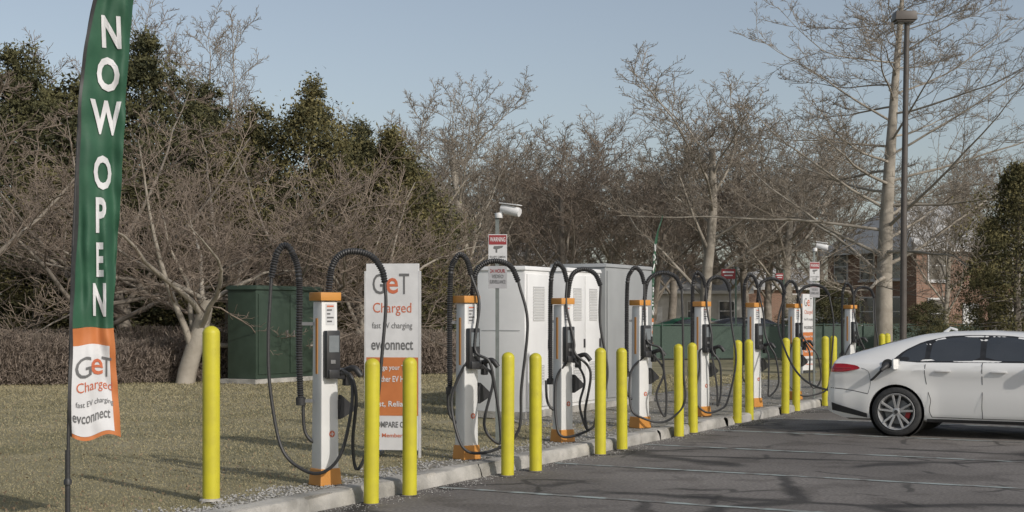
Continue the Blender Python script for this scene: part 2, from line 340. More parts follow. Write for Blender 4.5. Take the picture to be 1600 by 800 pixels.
cA2=[(.05,-.08,1.95),(.09,-.1,1.6),(.13,-.14,1.2),(.22,-.16,1.03),(.34,-.16,.8),(.38,-.16,.4),(.30,-.18,.18),(.22,-.18,.4),(.27,-.15,.8),(.17,-.12,1.0)]
hB2=[(.06,0,1.72),(.09,-.01,1.95),(.17,-.04,2.06),(.32,-.07,2.1),(.47,-.11,2.04),(.55,-.13,1.88)]
cB2=[(.55,-.13,1.88),(.60,-.14,1.4),(.62,-.15,.8),(.53,-.17,.3),(.35,-.18,.12),(.05,-.2,.10),(-.15,-.16,.3),(-.12,-.1,.7),(.0,-.1,1.0),(.1,-.1,1.05)]
lead=[(-.2,.0,.74),(-.19,0,.52),(-.15,0,.42),(-.07,0,.36)]
def hose(b,pts,r=.033):
    pp=catmull(pts,.011); b.tube(pp,[r if i%2 else r*.72 for i in range(len(pp))],10)
clabels=['white and orange charger nearest the camera, its left hose arching outward over the lawn','white and orange charger between the info sign and the warning sign post','white and orange charger in front of the louvred white cabinet','white and orange charger in front of the grey cabinet','white and orange charger, fifth from the camera along the kerb','white and orange charger whose cable is plugged into the white car','white and orange charger just behind the rear bumper of the white car','white and orange charger farthest from the camera, above the car boot']
cpx=[(508,757),(729,717),(879,690),(1000,668),(1096,650),(1178,635.5),(1241,624),(1328,608.5)]
for i,(px,yb) in enumerate(cpx):
    p=gp(px,yb)
    t=thing('charging_station',clabels[i],'charger',p,0,'chargers in a row along the kerb')
    if i==0: charger_body(t); protoch=[x for x in list(bpy.data.objects) if x.parent==t]
    else:
        for ch in protoch: copy_tree(ch,t)
    sx=[1,1,.82,1.0,.75,.9,1.1,.85][i]; rj=random.Random(i*7+1); jj=[rj.uniform(-.05,.05) for _ in range(12)]
    def tr(l,dz=0,jt=0): return [((x*sx if abs(x)>.1 else x)+(jj[q%12]*jt if 0<q<len(l)-1 else 0),y,z+(dz if z>1.9 else 0)+(jj[(q+5)%12]*jt if 0<q<len(l)-1 else 0)) for q,(x,y,z) in enumerate(l)]
    A_,cA,B_,cB=(hA1,cA1,hB1,cB1) if i==0 else (hA2,cA2,hB2,cB2)
    dz=0 if i<1 else [0,0,-.02,.0,.0,.03,-.03,0][i]; J=0 if i<1 else 1
    b=MB(); hose(b,tr(A_,dz)); a0=tr(A_)[0]; b.lathe([(.001,-.02),(.045,-.02),(.045,.05),(.001,.05)],12,a0); b.build('corrugated_hose','black',t,True)
    for bz in (a0[2]+.02,1.45): MB().box((a0[0]*.6,a0[1],bz),(abs(a0[0])*.7,.03,.03)).build('hose_bracket','grey',t)
    b=MB(); hose(b,tr(B_,dz)); b.build('corrugated_hose','black',t,True)
    e=tr(A_,dz)[-1]; c=tr(cA,0,J); c[0]=e; b=MB(); b.tube(catmull(c,.03),.0155,8); b.build('cable','black',t,True)
    b=MB(); b.tube(catmull(lead,.03),.0155,8); b.build('cable','black',t,True)
    e=tr(B_,dz)[-1]; b=MB()
    if i==5:
        w=[Vector(e),*[at(*q)-p for q in ((1216,505,23.3),(1228,550,22.8),(1248,585,22.1),(1275,604,21.3),(1315,611,20.2),(1352,600,19.45),(1372,584,19.12),(1381,574,19.08))]]
        b.tube(catmull(w,.04),.0165,8); b.build('charging_cable','black',t,True)
    else:
        c=tr(cB,0,J); c[0]=e; b.tube(catmull(c,.03),.0155,8); b.build('cable','black',t,True)
# ---------- feather flag
L_=sfn([0,.63,1.96,3.21,3.82,4.2,4.45,4.6],[0,.004,.035,.09,.18,.33,.45,.52],.12); R_=sfn([0,.63,1.47,1.96,3.21,3.82,4.2,4.6],[.33,.325,.275,.305,.365,.43,.49,.53],.05)
def fp(u,z,off=0):
    l=L_(z);r=max(R_(z),l+.001); x=l+u*(r-l)
    lo=max(0,1.5-z); mid=math.exp(-((z-1.9)/.5)**2)
    wv=.018*math.sin(3.3*z+7*u)+.010*math.sin(12*z-5*u+math.sin(4*z))+.014*math.sin(17*u+2.6*z)*u+.036*lo*math.sin(10*u+5*z)+.006*math.sin(26*z+9*u)*u+.018*mid*math.sin(15*u+3*z)
    y=(x-l)*.8+wv
    return Vector((x+.6*off-.5*wv*u,y-.8*off,z+.022*math.sin(8*u+3*z)*min(1,max(0,1.7-z))))
def fpx(x,z,off):
    l=L_(z);r=R_(z); return fp((x-l)/(r-l),z,off)
def grid(b,u0,u1,z0,z1,nu,nz,off=0):
    vs=[fp(u0+(u1-u0)*i/nu,z0+(z1-z0)*j/nz,off) for j in range(nz+1) for i in range(nu+1)]
    b.add(vs,[(j*(nu+1)+i,j*(nu+1)+i+1,(j+1)*(nu+1)+i+1,(j+1)*(nu+1)+i) for j in range(nz) for i in range(nu)])
fl=thing('feather_flag','tall green feather banner reading NOW OPEN on a black pole at left','flag',gx(105,10.2))
zz=np.linspace(0,4.58,60)
b=MB(); b.tube([Vector((L_(z),0.012,z)) for z in zz],[.014-.009*z/4.6 for z in zz],8); b.build('pole','black',fl,True)
b=MB(); b.tube([(0,.012,.0),(0,.012,.55)],.019,10); b.lathe([(.03,0),(.03,.03),(.016,.05)],12,(0,.012,.3)); b.build('pole_sleeve','black',fl,True)
b=MB(); grid(b,.02,1,1.437,4.58,28,220); gf=b.build('banner_upper','green',fl,True)
b=MB(); grid(b,.02,1,.63,1.435,28,60); of=b.build('banner_lower','flagorange',fl,True)
b=MB(); grid(b,.03,.86,.66,1.31,28,52,.004); b.build('white_panel','flagwhite',of,True)
b=MB(); grid(b,0,.07,.63,4.5,2,180,.006); b.build('pole_pocket','black',fl,True)
K=215
def fl_text(s,pxc,pyc,w,h,m,parent,bold=0,sub=2,off=.010):
    z=(CH-G)-(pyc-492)/K; x=(pxc-105)/K
    b=MB(); b.text(s,x,z,w/K,h/K,lambda a,c:fpx(a,c,off),bold,sub); return b.build('lettering',m,parent)
for s,pc,py,w,h in (('N',166,47,25,50),('O',160,113,29,54),('W',157,181,39,54),('O',152,268,23,54),('P',149,335,13,56),('E',147,405,9,54),('N',146,468,16,52)):
    fl_text(s,pc,py,w,h,'ltr_white',gf,.03)
fl_text('G',126,574,20,32,'ltr_grey',of); fl_text('e',143,576,15,26,'ltr_orange',of,.01); fl_text('T',155,574,12,32,'ltr_grey',of)
fl_text('Charged',140,606,45,20,'ltr_orange',of,0); fl_text('fast EV charging',140,631,47,11,'ltr_grey',of); fl_text('evconnect',136,652,47,14,'ltr_grey',of,.012)
f2=copy_tree(fl); f2.location=gx(1016,43); f2.rotation_euler.z=.62; tag(f2,'small distant green feather banner behind the grey cabinet','flag')
# ---------- info signs
def tl(parent,m,s,cx,cy,w,h,mp,bold=0): b=MB(); b.text(s,cx,cy,w,h,mp,bold); return b.build('lettering',m,parent)
def info_sign(label,loc,rz=-.14):
    t=thing('info_sign',label,'sign',loc,rz)
    W=.575;H=2.0;z0=.08
    MB().box((0,.02,z0+H/2),(W,.045,H),0,.003).build('board','flagwhite',t)
    for s in (-1,1):
        MB().box((s*(W/2+.009),.02,1.0),(.02,.05,2.0)).build('frame_rail','signwhite',t); MB().box((s*.2,.12,.03),(.05,.5,.04)).build('foot','grey',t)
    mp=lambda x,z: Vector((x,-.0065,z)); mpb=lambda x,z: Vector((x,-.010,z))
    def py(v): return z0+H-(v-408)/(698-408)*H*.985
    b=MB(); y=-.0055; a0,a1=py(648),py(556); b.add([(-W/2+.004,y,a0),(W/2-.004,y,a0),(W/2-.004,y,a1),(-W/2+.004,y,a1)],[(0,1,2,3)]); o=b.build('orange_panel','flagorange',t)
    tl(t,'ltr_grey','G',-.15,py(440),.13,.22,mp); tl(t,'ltr_grey','T',.13,py(440),.11,.22,mp); tl(t,'ltr_grey','fast EV charging',0,py(507),.44,.085,mp); tl(t,'ltr_grey','evconnect',0,py(537),.46,.1,mp,.015)
    tl(t,'ltr_grey','COMPARE OUR',0,py(662),.44,.065,mp,.02); tl(t,'ltr_orange','e',0,py(443),.13,.17,mp,.01); tl(t,'ltr_orange','Charged',0,py(480),.42,.14,mp); tl(t,'ltr_orange','No Membership',0,py(680),.44,.055,mp,.01)
    tl(o,'ltr_white','Charge your Tesla',0,py(573),.46,.07,mpb,.015); tl(o,'ltr_white','& Other EV Here!',0,py(590),.46,.065,mpb,.015); tl(o,'ltr_white','Fast, Reliable',0,py(630),.44,.07,mpb,.015)
    return t
info_sign('white and orange GET Charged info board standing behind the nearest charger',gx(613,15.1))
info_sign('small distant white and orange info board between the two farthest chargers',gx(1263,37),.85)
# ---------- camera poles
def cam_pole(label,loc,kk,sc=1):
    t=thing('camera_post',label,'sign post',loc,kk,None,(sc,sc,1))
    MB().box((0,0,1.36),(.045,.03,2.72)).build('post','post',t)
    for z,h,top in ((2.33,.345,1),(1.985,.27,0)):
        s=MB().box((.005,-.022,z),(.225,.006,h),0,.002).build('sign_plate','signwhite' if top else 'signgrey',t)
        L1=lambda x,y:Vector((x,-.0290,y))
        if top:
            MB().box((.005,-.0265,z+.105),(.211,.002,.115)).build('red_header','red',s)
            tl(s,'ltr_white','WARNING',.005,z+.11,.185,.055,L1,.01)
            b=MB(); b.add([(x,-.0270,z+y) for x,y in ((-.05,.0),(-.02,-.01),(-.02,-.05),(.0,-.05),(.0,-.01),(.06,.01),(.075,.035),(-.04,.03))],[tuple(range(8))]); b.build('camera_symbol','ltr_grey',s)
            tl(s,'ltr_grey','SECURITY CAMERAS',.005,z-.10,.19,.025,L1,.01); tl(s,'ltr_grey','IN USE',.005,z-.14,.1,.025,L1,.01)
        else:
            tl(s,'red','24 HOUR',.005,z+.075,.18,.045,L1,.015); tl(s,'ltr_grey','VIDEO',.005,z+.01,.14,.045,L1,.01); tl(s,'ltr_grey','SURVEILLANCE',.005,z-.055,.19,.045,L1,.01)
    b=MB()
    b.tube([(.05,0,2.82),(.12,-.03,2.80),(.24,-.09,2.765),(.27,-.105,2.755)],[.045,.06,.058,.05],14); b.box((.16,-.05,2.862),(.25,.13,.012),-.45,.004,1,0,.13)
    b.build('security_camera','cabwhite',t,True)
    b=MB(); b.lathe([(.001,.0),(.045,.0),(.05,.03),(.045,.06),(.001,.065)],16,(.02,0,2.70)); b.tube([(.02,0,2.74),(.06,0,2.77),(.10,-.01,2.78)],.02,8); b.build('camera_mount','cabwhite',t,True)
    return t
cam_pole('grey post with WARNING surveillance signs and white camera near the second charger',gx(777,17.0),0)
cam_pole('smaller distant grey post with surveillance signs and camera near the far chargers',gx(1272,25.9),.15,.85)
# ---------- cabinets
RC=math.atan2(U.y,U.x)
def cabinet(label,loc,L,D,H,m,doors,vents=True):
    t=thing('power_cabinet',label,'electrical cabinet',loc,RC)
    MB().box((L/2,D/2,.05),(L+.06,D+.06,.1),0,.005).build('plinth','concrete',t)
    MB().box((L/2,D/2,.1+(H-.16)/2),(L,D,H-.16),0,.012).build('housing',m,t,True)
    MB().box((L/2,D/2,H-.03),(L+.05,D+.05,.06),0,.012,.97).build('lid','cabwhite' if vents else m,t,True)
    n=doors; w=(L-.06)/n
    for k in range(n):
        x=.03+w*(k+.5)
        d=MB().box((x,-.012,.1+(H-.16)/2),(w-.03,.024,H-.28),0,.006).build('door',m,t,True)
        if vents:
          for z0,z1 in ((.50,.78),(1.45,1.95)):
            ww=w*.5
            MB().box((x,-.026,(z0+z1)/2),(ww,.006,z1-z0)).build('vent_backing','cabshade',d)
            b=MB(); z=z0
            while z<z1: b.box((x,-.031,z),(ww,.008,.026),0,0,1,.5); z+=.042
            b.build('vent_louvres',m,d)
        MB().box((x+w/2-.05,-.035,1.08),(.025,.03,.14),0,.005).build('handle','blackgloss',d)
    MB().box((-.004,D/2,1.3),(.006,D-.16,.006)).build('end_seam','cabgrey',t)
    return t
c0=gp(820,655)
cabinet('white louvred cabinet nearest the camera, behind the warning sign post',c0,.8,.8,2.25,'cabwhite',1)
cabinet('white louvred cabinet in the middle, behind the third charger',c0+U*1.42,1.25,.8,2.27,'cabwhite',2)
cabinet('grey cabinet at the far end of the cabinet row',c0+U*2.88,2.0,1.0,2.38,'cabgrey',1,False)
t=thing('transformer','dark green transformer box on the lawn behind the nearest charger','transformer',gx(400,31.2),RC)
MB().box((1.2,.4,.05),(2.7,1.0,.1)).build('plinth','concrete',t)
MB().box((1.2,.4,1.1),(2.4,.8,2.0),0,.02).build('housing','transf',t,True)
MB().box((1.2,.4,2.14),(2.5,.9,.1),0,.03,.96).build('lid','transf',t,True)
for x in (.62,1.78):
    d=MB().box((x,-.012,1.1),(1.1,.024,1.8),0,.01).build('door','transf',t,True); MB().box((x+(.45 if x<1 else -.45),-.04,1.1),(.03,.04,.16)).build('handle','grey',d)
# ---------- car
zt=sfn([0,.015,.04,.08,.115,.2,.41,.774,1.22,1.6,2.1,2.7,3.0,3.35,3.75,4.2,4.55,4.72,4.78],[.80,.90,.98,1.06,1.075,1.09,1.155,1.27,1.382,1.425,1.44,1.41,1.33,1.17,1.0,.93,.83,.68,.55],.022)
Wf=sfn([0,.03,.1,.25,.5,.95,1.5,3,3.9,4.3,4.6,4.72,4.78],[.75,.81,.86,.89,.912,.925,.905,.91,.92,.89,.79,.68,.55],.018)
ZL=.35;NE=5.5
def yb_(a,z):
    w=Wf(a); zb=.985
    if z<.5: w-=.10*((.5-z)/.3)**2
    w+=.018*math.exp(-((z-.90)/.035)**2)-.026*math.exp(-((z-.66)/.13)**2)+.016*math.exp(-((z-.42)/.05)**2)
    for wc in (.98,3.84):
        d=math.hypot(a-wc,z-.335); w+=.018*math.exp(-((d-.42)/.09)**2)
    if z>zb: w-=.05*min(1,(z-zb)/.05)+.52*max(0,z-zb)
    return w
def ysurf(a,z):
    w=yb_(a,z)
    if z>ZL:
        q=min(.99999,(z-ZL)/(max(zt(a),ZL+.05)-ZL)); w*=(1-q**NE)**(1/NE)
    return w
def body_mesh():
    st=sorted(set([round(x,4) for x in list(np.linspace(0,.3,24))+list(np.linspace(.3,4.5,64))+list(np.linspace(4.5,4.78,14))]))
    sec=[]
    for a in st:
        T=zt(a); lo=.2+.12*max(0,1-a/.3); pts=[(ysurf(a,max(z,lo))*(.9 if z<.21 else 1),max(z,lo+(z-.2)*.1)) for z in (.2,.23,.28,.33)]
        for ph in np.linspace(.02,math.pi/2,40):
            q=math.sin(ph)**(2/NE); z=ZL+(T-ZL)*q; pts.append((yb_(a,z)*max(0,math.cos(ph))**(2/NE),z))
        sec.append((a,pts))
    m=len(sec[0][1]); vs=[];fs=[]
    for a,pts in sec:
        rr=[(y,z) for y,z in pts]+[(-y,z) for y,z in pts[::-1][1:]]
        for y,z in rr: vs.append((a,-y,z))
    n=2*m-1
    for i in range(len(sec)-1):
        for j in range(n): fs.append((i*n+j,(i+1)*n+j,(i+1)*n+(j+1)%n,i*n+(j+1)%n))
    fs.append(tuple(range(n))); fs.append(tuple((len(sec)-1)*n+j for j in range(n))[::-1])
    b=MB(); b.add(vs,fs); return b
def patch(poly,off=.004,step=.05,side=-1,mode='side'):
    xs=[p[0] for p in poly];ys=[p[1] for p in poly]; out=[]
    for i in range(len(poly)):
        p=Vector(poly[i]);q=Vector(poly[(i+1)%len(poly)]); k=max(1,int((q-p).length/step))
        for j in range(k): out.append(p.lerp(q,j/k))
    N=len(out); inner=[]; x=min(xs)+step/2
    def inside(px,py):
        c=False
        for i in range(N):
            a=out[i];b_=out[(i+1)%N]
            if (a.y>py)!=(b_.y>py) and px<(b_.x-a.x)*(py-a.y)/(b_.y-a.y)+a.x: c=not c
        return c
    while x<max(xs):
        y=min(ys)+step/2
        while y<max(ys):
            if inside(x,y) and min((Vector((x,y))-o).length for o in out)>step*.4: inner.append(Vector((x,y)))
            y+=step
        x+=step
    r=geometry.delaunay_2d_cdt(out+inner,[(i,(i+1)%N) for i in range(N)],[list(range(N))],1,1e-6)
    b=MB()
    if mode=='side': vs=[(v.x,side*(ysurf(v.x,v.y)+off),v.y) for v in r[0]]
    else:
        vs=[]
        for v in r[0]:
            z=zt(v.x)
            for _ in range(6):
                q=min(.999,abs(v.y)/yb_(v.x,z)); z=ZL+(zt(v.x)-ZL)*(1-q**NE)**(1/NE)
            vs.append((v.x,v.y,z+off))
    b.add(vs,r[2]); return b
def sm(poly,it=2):
    for _ in range(it):
        o=[]
        for i in range(len(poly)):
            p=poly[i];q=poly[(i+1)%len(poly)]
            o.append((p[0]*.85+q[0]*.15,p[1]*.85+q[1]*.15)); o.append((p[0]*.15+q[0]*.85,p[1]*.15+q[1]*.85))
        poly=o
    return poly
def strip(pts,w,side,parent,name='panel_gap',m='seam',off=.002):
    b=MB(); pp=catmull([(x,0,z) for x,z in pts],.04); vs=[]
    for i,p in enumerate(pp):
        d=(pp[min(i+1,len(pp)-1)]-pp[max(i-1,0)]).normalized(); nx=Vector((-d.z,0,d.x))*w/2
        for s in (-1,1):
            q=p+nx*s; vs.append((q.x,side*(ysurf(q.x,q.z)+off),q.z))
    b.add(vs,[(2*i,2*i+1,2*i+3,2*i+2) for i in range(len(pp)-1)]); b.build(name,m,parent)
def make_wheel(car,x,side):
    w=link(bpy.data.objects.new('wheel',None)); w.parent=car; w.location=(x,side*.80,.335)
    if side>0: w.rotation_euler.z=math.pi
    tp=[(.245,-.10),(.27,-.118),(.31,-.115),(.328,-.10),(.335,-.07),(.335,.07),(.328,.10),(.30,.115),(.235,.10)]
    MB().lathe(tp,40,axis='Y').build('tyre','tyre',w,True)
    b=MB(); b.lathe([(.252,-.110),(.246,-.122),(.232,-.116),(.222,-.09),(.212,-.04),(.21,.08)],40,axis='Y')
    for k in range(5):
        for e in (-.22,.22):
            a=2*math.pi*k/5+e+.3; a2=2*math.pi*k/5+e*.7+.3
            p0=Vector((.04*math.cos(a2),-.09,.04*math.sin(a2))); p1=Vector((.230*math.cos(a),-.112,.230*math.sin(a)))
            d=(p1-p0).normalized(); n=Vector((-d.z,0,d.x)); vs=[]
            for p,ww in ((p0,.018),(p1,.015)):
                vs+= [p+n*ww,p+n*ww*.7+Vector((0,-.012,0)),p-n*ww*.7+Vector((0,-.012,0)),p-n*ww,p-n*ww+Vector((0,.03,0)),p+n*ww+Vector((0,.03,0))]
            b.add(vs,[(i,(i+1)%6,6+(i+1)%6,6+i) for i in range(6)])
    b.lathe([(.001,-.112),(.03,-.112),(.055,-.10),(.06,-.08),(.06,-.03)],24,axis='Y'); b.build('rim','rim',w,True)
    MB().lathe([(.001,-.02),(.17,-.02),(.17,.0),(.001,.0)],30,axis='Y').build('brake_disc','grey',w,True)
    MB().lathe([(.001,.02),(.215,.02),(.215,.05)],30,axis='Y').build('wheel_back','rimdark',w)
    b=MB(); vs=[]
    for a in np.linspace(-.55,.05,8):
        for rr,yy in ((.12,-.055),(.18,-.055),(.18,-.0),(.12,0)): vs.append((rr*math.cos(a),yy,rr*math.sin(a)))
    b.add(vs,[(i*4+j,i*4+(j+1)%4,(i+1)*4+(j+1)%4,(i+1)*4+j) for i in range(7) for j in range(4)]+[(0,1,2,3),(31,30,29,28)]); b.build('brake_caliper','caliper',w)
    b=MB(); b.lathe([(.001,-.1145),(.026,-.1145)],20,axis='Y'); b.build('centre_cap','blackgloss',w)
def make_car(label,loc,rz,paint):
    t=thing('parked_car',label,'car',loc,rz)
    bd=body_mesh().build('body',paint,None,False)
    cut=MB()
    for x in (.98,3.84):
        for s in (-1,1): cut.lathe([(.0001,.5*s),(.372,.5*s),(.372,1.2*s),(.0001,1.2*s)],48,(x,0,.335),'Y')
    co=cut.build('cutter',paint)
    for ob in (co,bd):
        bm=bmesh.new(); bm.from_mesh(ob.data); bmesh.ops.remove_doubles(bm,verts=bm.verts[:],dist=.0005); bmesh.ops.recalc_face_normals(bm,faces=bm.faces[:]); bm.to_mesh(ob.data); bm.free()
    md=bd.modifiers.new('b','BOOLEAN'); md.operation='DIFFERENCE'; md.object=co; md.solver='EXACT'
    dg=bpy.context.evaluated_depsgraph_get(); dg.update(); me=bpy.data.meshes.new_from_object(bd.evaluated_get(dg)); bd.modifiers.clear()
    bd.data=me; me.polygons.foreach_set('use_smooth',[True]*len(me.polygons)); me.set_sharp_from_angle(angle=R(35)); bpy.data.objects.remove(co); bd.parent=t
    for x in (.98,3.84):
        for s in (-1,1):
            b=MB(); b.lathe([(.369,.885*s),(.369,.52*s),(.001,.52*s)],48,(x,0,.335),'Y'); b.build('wheel_arch_liner','seam',t,True); make_wheel(t,x,s)
    q=sm([(.98,1.02),(1.34,1.025),(1.34,1.285),(1.20,1.225),(1.06,1.14)],1); rw=sm([(1.40,1.028),(2.06,1.037),(2.04,1.35),(1.75,1.35),(1.42,1.30)],1); fw=sm([(2.13,1.038),(3.28,1.045),(3.02,1.20),(2.72,1.305),(2.40,1.35),(2.12,1.352)],1)
    trim=sm([(.88,1.005),(3.4,1.025),(3.08,1.21),(2.75,1.325),(2.40,1.372),(1.95,1.38),(1.60,1.362),(1.28,1.285),(1.05,1.165)],1)
    for s in (-1,1):
        patch(trim,.002,.06,s).build('window_trim','chrome',t,True)
        for w_ in (q,rw,fw): patch(w_,.006,.06,s).build('window','glass',t,True)
        for pl,ww in (([(1.37,1.02),(1.36,.85),(1.40,.62),(1.44,.5),(1.42,.36),(1.45,.27)],.009),([(2.10,1.03),(2.10,.8),(2.10,.5),(2.10,.27)],.009),([(3.2,1.01),(3.25,.8),(3.25,.5),(3.2,.27)],.009),([(1.45,.275),(2.1,.27),(3.2,.275)],.008),([(.02,.64),(.3,.62),(.6,.57)],.010),([(.50,.92),(.6,.88),(.63,.72),(.60,.58)],.006)):
            strip(pl,ww,s,t)
        patch([(1.38,.205),(3.42,.205),(3.42,.25),(1.38,.25)],.012,.08,s).build('side_skirt','blackgloss',t,True)
        patch([(.08,.33),(.58,.24),(.58,.30),(.08,.44)],.006,.06,s).build('lower_bumper_trim','blackgloss',t,True)
        for hx in (1.52,2.24):
            y=s*(ysurf(hx+.08,.90)+.012); MB().box((hx+.08,y,.90),(.20,.022,.028),0,.008).build('door_handle',paint,t,True)
        patch(sm([(.012,.855),(.28,.865),(.50,.915),(.44,.955),(.26,.978),(.012,.972)],1),.008,.03,s).build('taillight','tail',t,True)
        patch(sm([(.08,.905),(.36,.915),(.36,.928),(.08,.920)],1),.011,.04,s).build('taillight_line','red',t,True)
        patch(sm([(4.2,.72),(4.55,.66),(4.5,.74),(4.2,.78)],1),.006,.04,s).build('headlight','glass',t,True)
        b=MB(); b.box((2.98,s*1.0,1.06),(.16,.2,.12),0,.03); b.box((3.0,s*.9,1.02),(.06,.1,.05)); b.build('wing_mirror',paint,t,True)
    patch(sm([(.36,-.50),(1.05,-.46),(1.05,.46),(.36,.50)],1),.004,.08,1,'top').build('rear_window','glass',t,True)
    patch(sm([(2.86,-.50),(3.55,-.60),(3.55,.60),(2.86,.50)],1),.004,.08,1,'top').build('windscreen','glass',t,True)
    b=MB(); b.tube([(1.45,0,zt(1.45)-.01),(1.53,0,zt(1.53)+.05),(1.62,0,zt(1.62)+.01)],[.03,.018,.02],8); b.build('roof_fin',paint,t,True)
    return t
cp=Vector((5.21,19.1,0))-V*.98+U*.91
car=make_car('white fastback car backed up to the kerb and plugged in to charge',cp,math.atan2(V.y,V.x),'paint')
y0=-(ysurf(.87,.965))
b=MB(); b.lathe([(.001,y0-.004),(.085,y0-.004),(.085,y0+.02)],24,(.87,0,.965),'Y'); b.build('charge_port','blackgloss',car,True)
MB().box((.985,y0-.05,.985),(.012,.12,.14),-.5,.02).build('charge_flap','paint',car,True)
b=MB(); b.tube([(.87,y0,.965),(.87,y0-.07,.965),(.85,y0-.12,.94),(.81,y0-.15,.90)],[.045,.045,.035,.028],10)
b.build('charge_plug','black',car,True)
for lab,px,Yc,rz,pt in (('dark car parked far away behind the green fence',1085,57,0.05,'paintdark'),('green car parked far away, left of the dark car',1010,60,.02,'paintgreen'),('silver car parked far away behind the farthest chargers',1215,59,-.03,'paintsilver')):
    c=copy_tree(car); c.location=gx(px,Yc); c.rotation_euler.z=rz; c['label']=lab
    for ch in [x for x in list(bpy.data.objects) if x.parent==c]:
        if ch.name.startswith('charge_'): bpy.data.objects.remove(ch); continue
        if ch.type=='MESH' and ch.data.materials and ch.data.materials[0]==M['paint']:
            ch.material_slots[0].link='OBJECT'; ch.material_slots[0].material=M[pt]
# ---------- lamp post
t=thing('lamp_post','tall dark parking lot lamp post with flat square head','lamp post',gx(1413,32,0))
b=MB(); b.lathe([(.001,0),(.25,0),(.25,.7),(.001,.7)],20); b.build('footing','concrete',t,True)
b=MB(); b.tube([(-.03,0,.7),(-.01,0,4),(.06,0,8.35)],[.08,.07,.06],10); b.build('pole','bronze',t,True)
b=MB(); b.box((.0,0,8.43),(.50,.40,.20),0,.012,.92); b.box((.0,0,8.31),(.40,.32,.05),0,.01); h=b.build('lamp_head','bronze',t,True)
MB().box((.0,0,8.28),(.3,.22,.012)).build('lens','screen',h)
# ---------- far small signs
for lab,px,py,Yc,w,h in (('red rectangular sign on a green post beyond the fence',1138,428,50,.5,.35),('smaller red sign on a post right of the other red sign',1218,432,55,.3,.25)):
    t=thing('red_sign',lab,'sign',gx(px,Yc)); z=CH-(py-492)*Yc/F-G
    MB().box((w*.5+.02,.03,z*.5+.1),(.06,.04,z+.3)).build('post','fence',t)
    s_=MB().box((0,0,z),(w,.03,h),0,.01).build('sign_plate','red',t)
    for dz_,ww,hh in ((.18,.8,.16),(-.15,.6,.12)): MB().box((0,-.018,z+h*dz_),(w*ww,.004,h*hh)).build('white_bar','ltr_white',s_)
# fence
t=thing('chain_fence','low green chain fence along the far edge of the lawn','fence',(0,0,0))
x0,x1=gx(640,46).x,gx(1520,50).x; n=14
for i in range(n+1):
    x=x0+(x1-x0)*i/n; y=47+2*i/n; b=MB(); b.tube([(x,y,G),(x,y,G+1.25)],.035,6); b.build('post','fence',t)
b=MB(); b.add([(x0,47.02,G+.05),(x1,49.02,G+.05),(x1,49.02,G+1.15),(x0,47.02,G+1.15)],[(0,1,2,3)]); b.build('mesh_panel','fence',t)
b=MB(); b.tube([(x0,47,G+1.2),(x1,49,G+1.2)],.025,6); b.build('top_rail','fence',t)
# ---------- houses
def house(label,loc,rz,W,D,H,RH,wm,rm,wins,chim=True,hip=.0):
    t=thing('house',label,'house',loc,rz)
    b=MB(); b.box((W/2,D/2,H/2),(W,D,H))
    if hip==0: b.add([(.01,0,H),(.01,D,H),(.01,D/2,H+RH*.95),(W-.01,0,H),(W-.01,D,H),(W-.01,D/2,H+RH*.95)],[(0,1,2),(3,4,5)])
    b.build('wall',wm,t)
    o=.35; b=MB(); hx=hip
    vs=[(-o,-o,H),(W+o,-o,H),(W+o,D+o,H),(-o,D+o,H),(hx*D/2-(o if hx==0 else 0),D/2,H+RH),(W-hx*D/2+(o if hx==0 else 0),D/2,H+RH)]
    b.add(vs,[(0,1,5,4),(2,3,4,5)]+([(1,2,5),(3,0,4),(3,2,1,0)] if hip else [])); r=b.build('roof',rm,t)
    b=MB(); b.box((W/2,-o,H-.08),(W+2*o,.06,.22)); b.build('fascia','signwhite',t)
    if hip: b=MB(); b.box((-o-.03,D/2,H-.08),(.06,D+2*o,.22)); b.build('fascia','signwhite',t)
    if chim: MB().box((W*.7,D*.5,H+RH+.1),(.7,.5,1.3)).build('chimney','brick',r)
    for face,x,z,w,h in wins:
        if face=='f': fr=MB().box((x,-.02,z),(w+.16,.08,h+.16)); pn=MB().box((x,-.065,z),(w,.02,h)); mu=MB().box((x,-.08,z),(w,.02,.05)); sl=MB().box((x,-.06,z-h/2-.12),(w+.3,.14,.08))
        else: fr=MB().box((-.02,x,z),(.08,w+.16,h+.16)); pn=MB().box((-.065,x,z),(.02,w,h)); mu=MB().box((-.08,x,z),(.02,w,.05)); sl=MB().box((-.06,x,z-h/2-.12),(.14,w+.3,.08))
        f=fr.build('window','signwhite',t); pn.build('pane','glass',f); mu.build('glazing_bar','signwhite',f); sl.build('sill','signwhite',f)
    d=MB().box((W*.5,-.03,1.05),(1.0,.08,2.1)).build('door','signwhite',t); MB().box((W*.5+.35,-.09,1.0),(.06,.04,.1)).build('handle','grey',d)
    return t
hw=[('s',x,z,1.0,1.4) for x in (1.3,3.8,6.0) for z in (1.7,4.1)]
house('red brick house with pale hipped roof behind the lamp post',gx(1432,70),.42,6.8,7.2,4.9,2.5,'brick','roof',hw+[('f',1.3,4.0,1.1,1.4),('f',1.3,1.6,1.1,1.4),('f',5.5,4.0,1.3,1.4),('f',5.5,1.6,1.3,1.4)],False,.45)
house('pale sided house far behind the warning sign post',gx(690,95),.1,9,8,4.6,2.2,'siding','roof',[('f',1.5,3.6,1,1.3),('f',7.4,3.6,1,1.3),('f',1.5,1.4,1,1.3)])
house('low pale roofed house far behind the grey cabinet',gx(880,100),-.1,13,8,3.2,2.0,'siding','roof',[('f',2.0,1.8,1.2,1.3),('f',9.4,1.8,1.2,1.3),('f',11.5,1.8,1,1.3)])
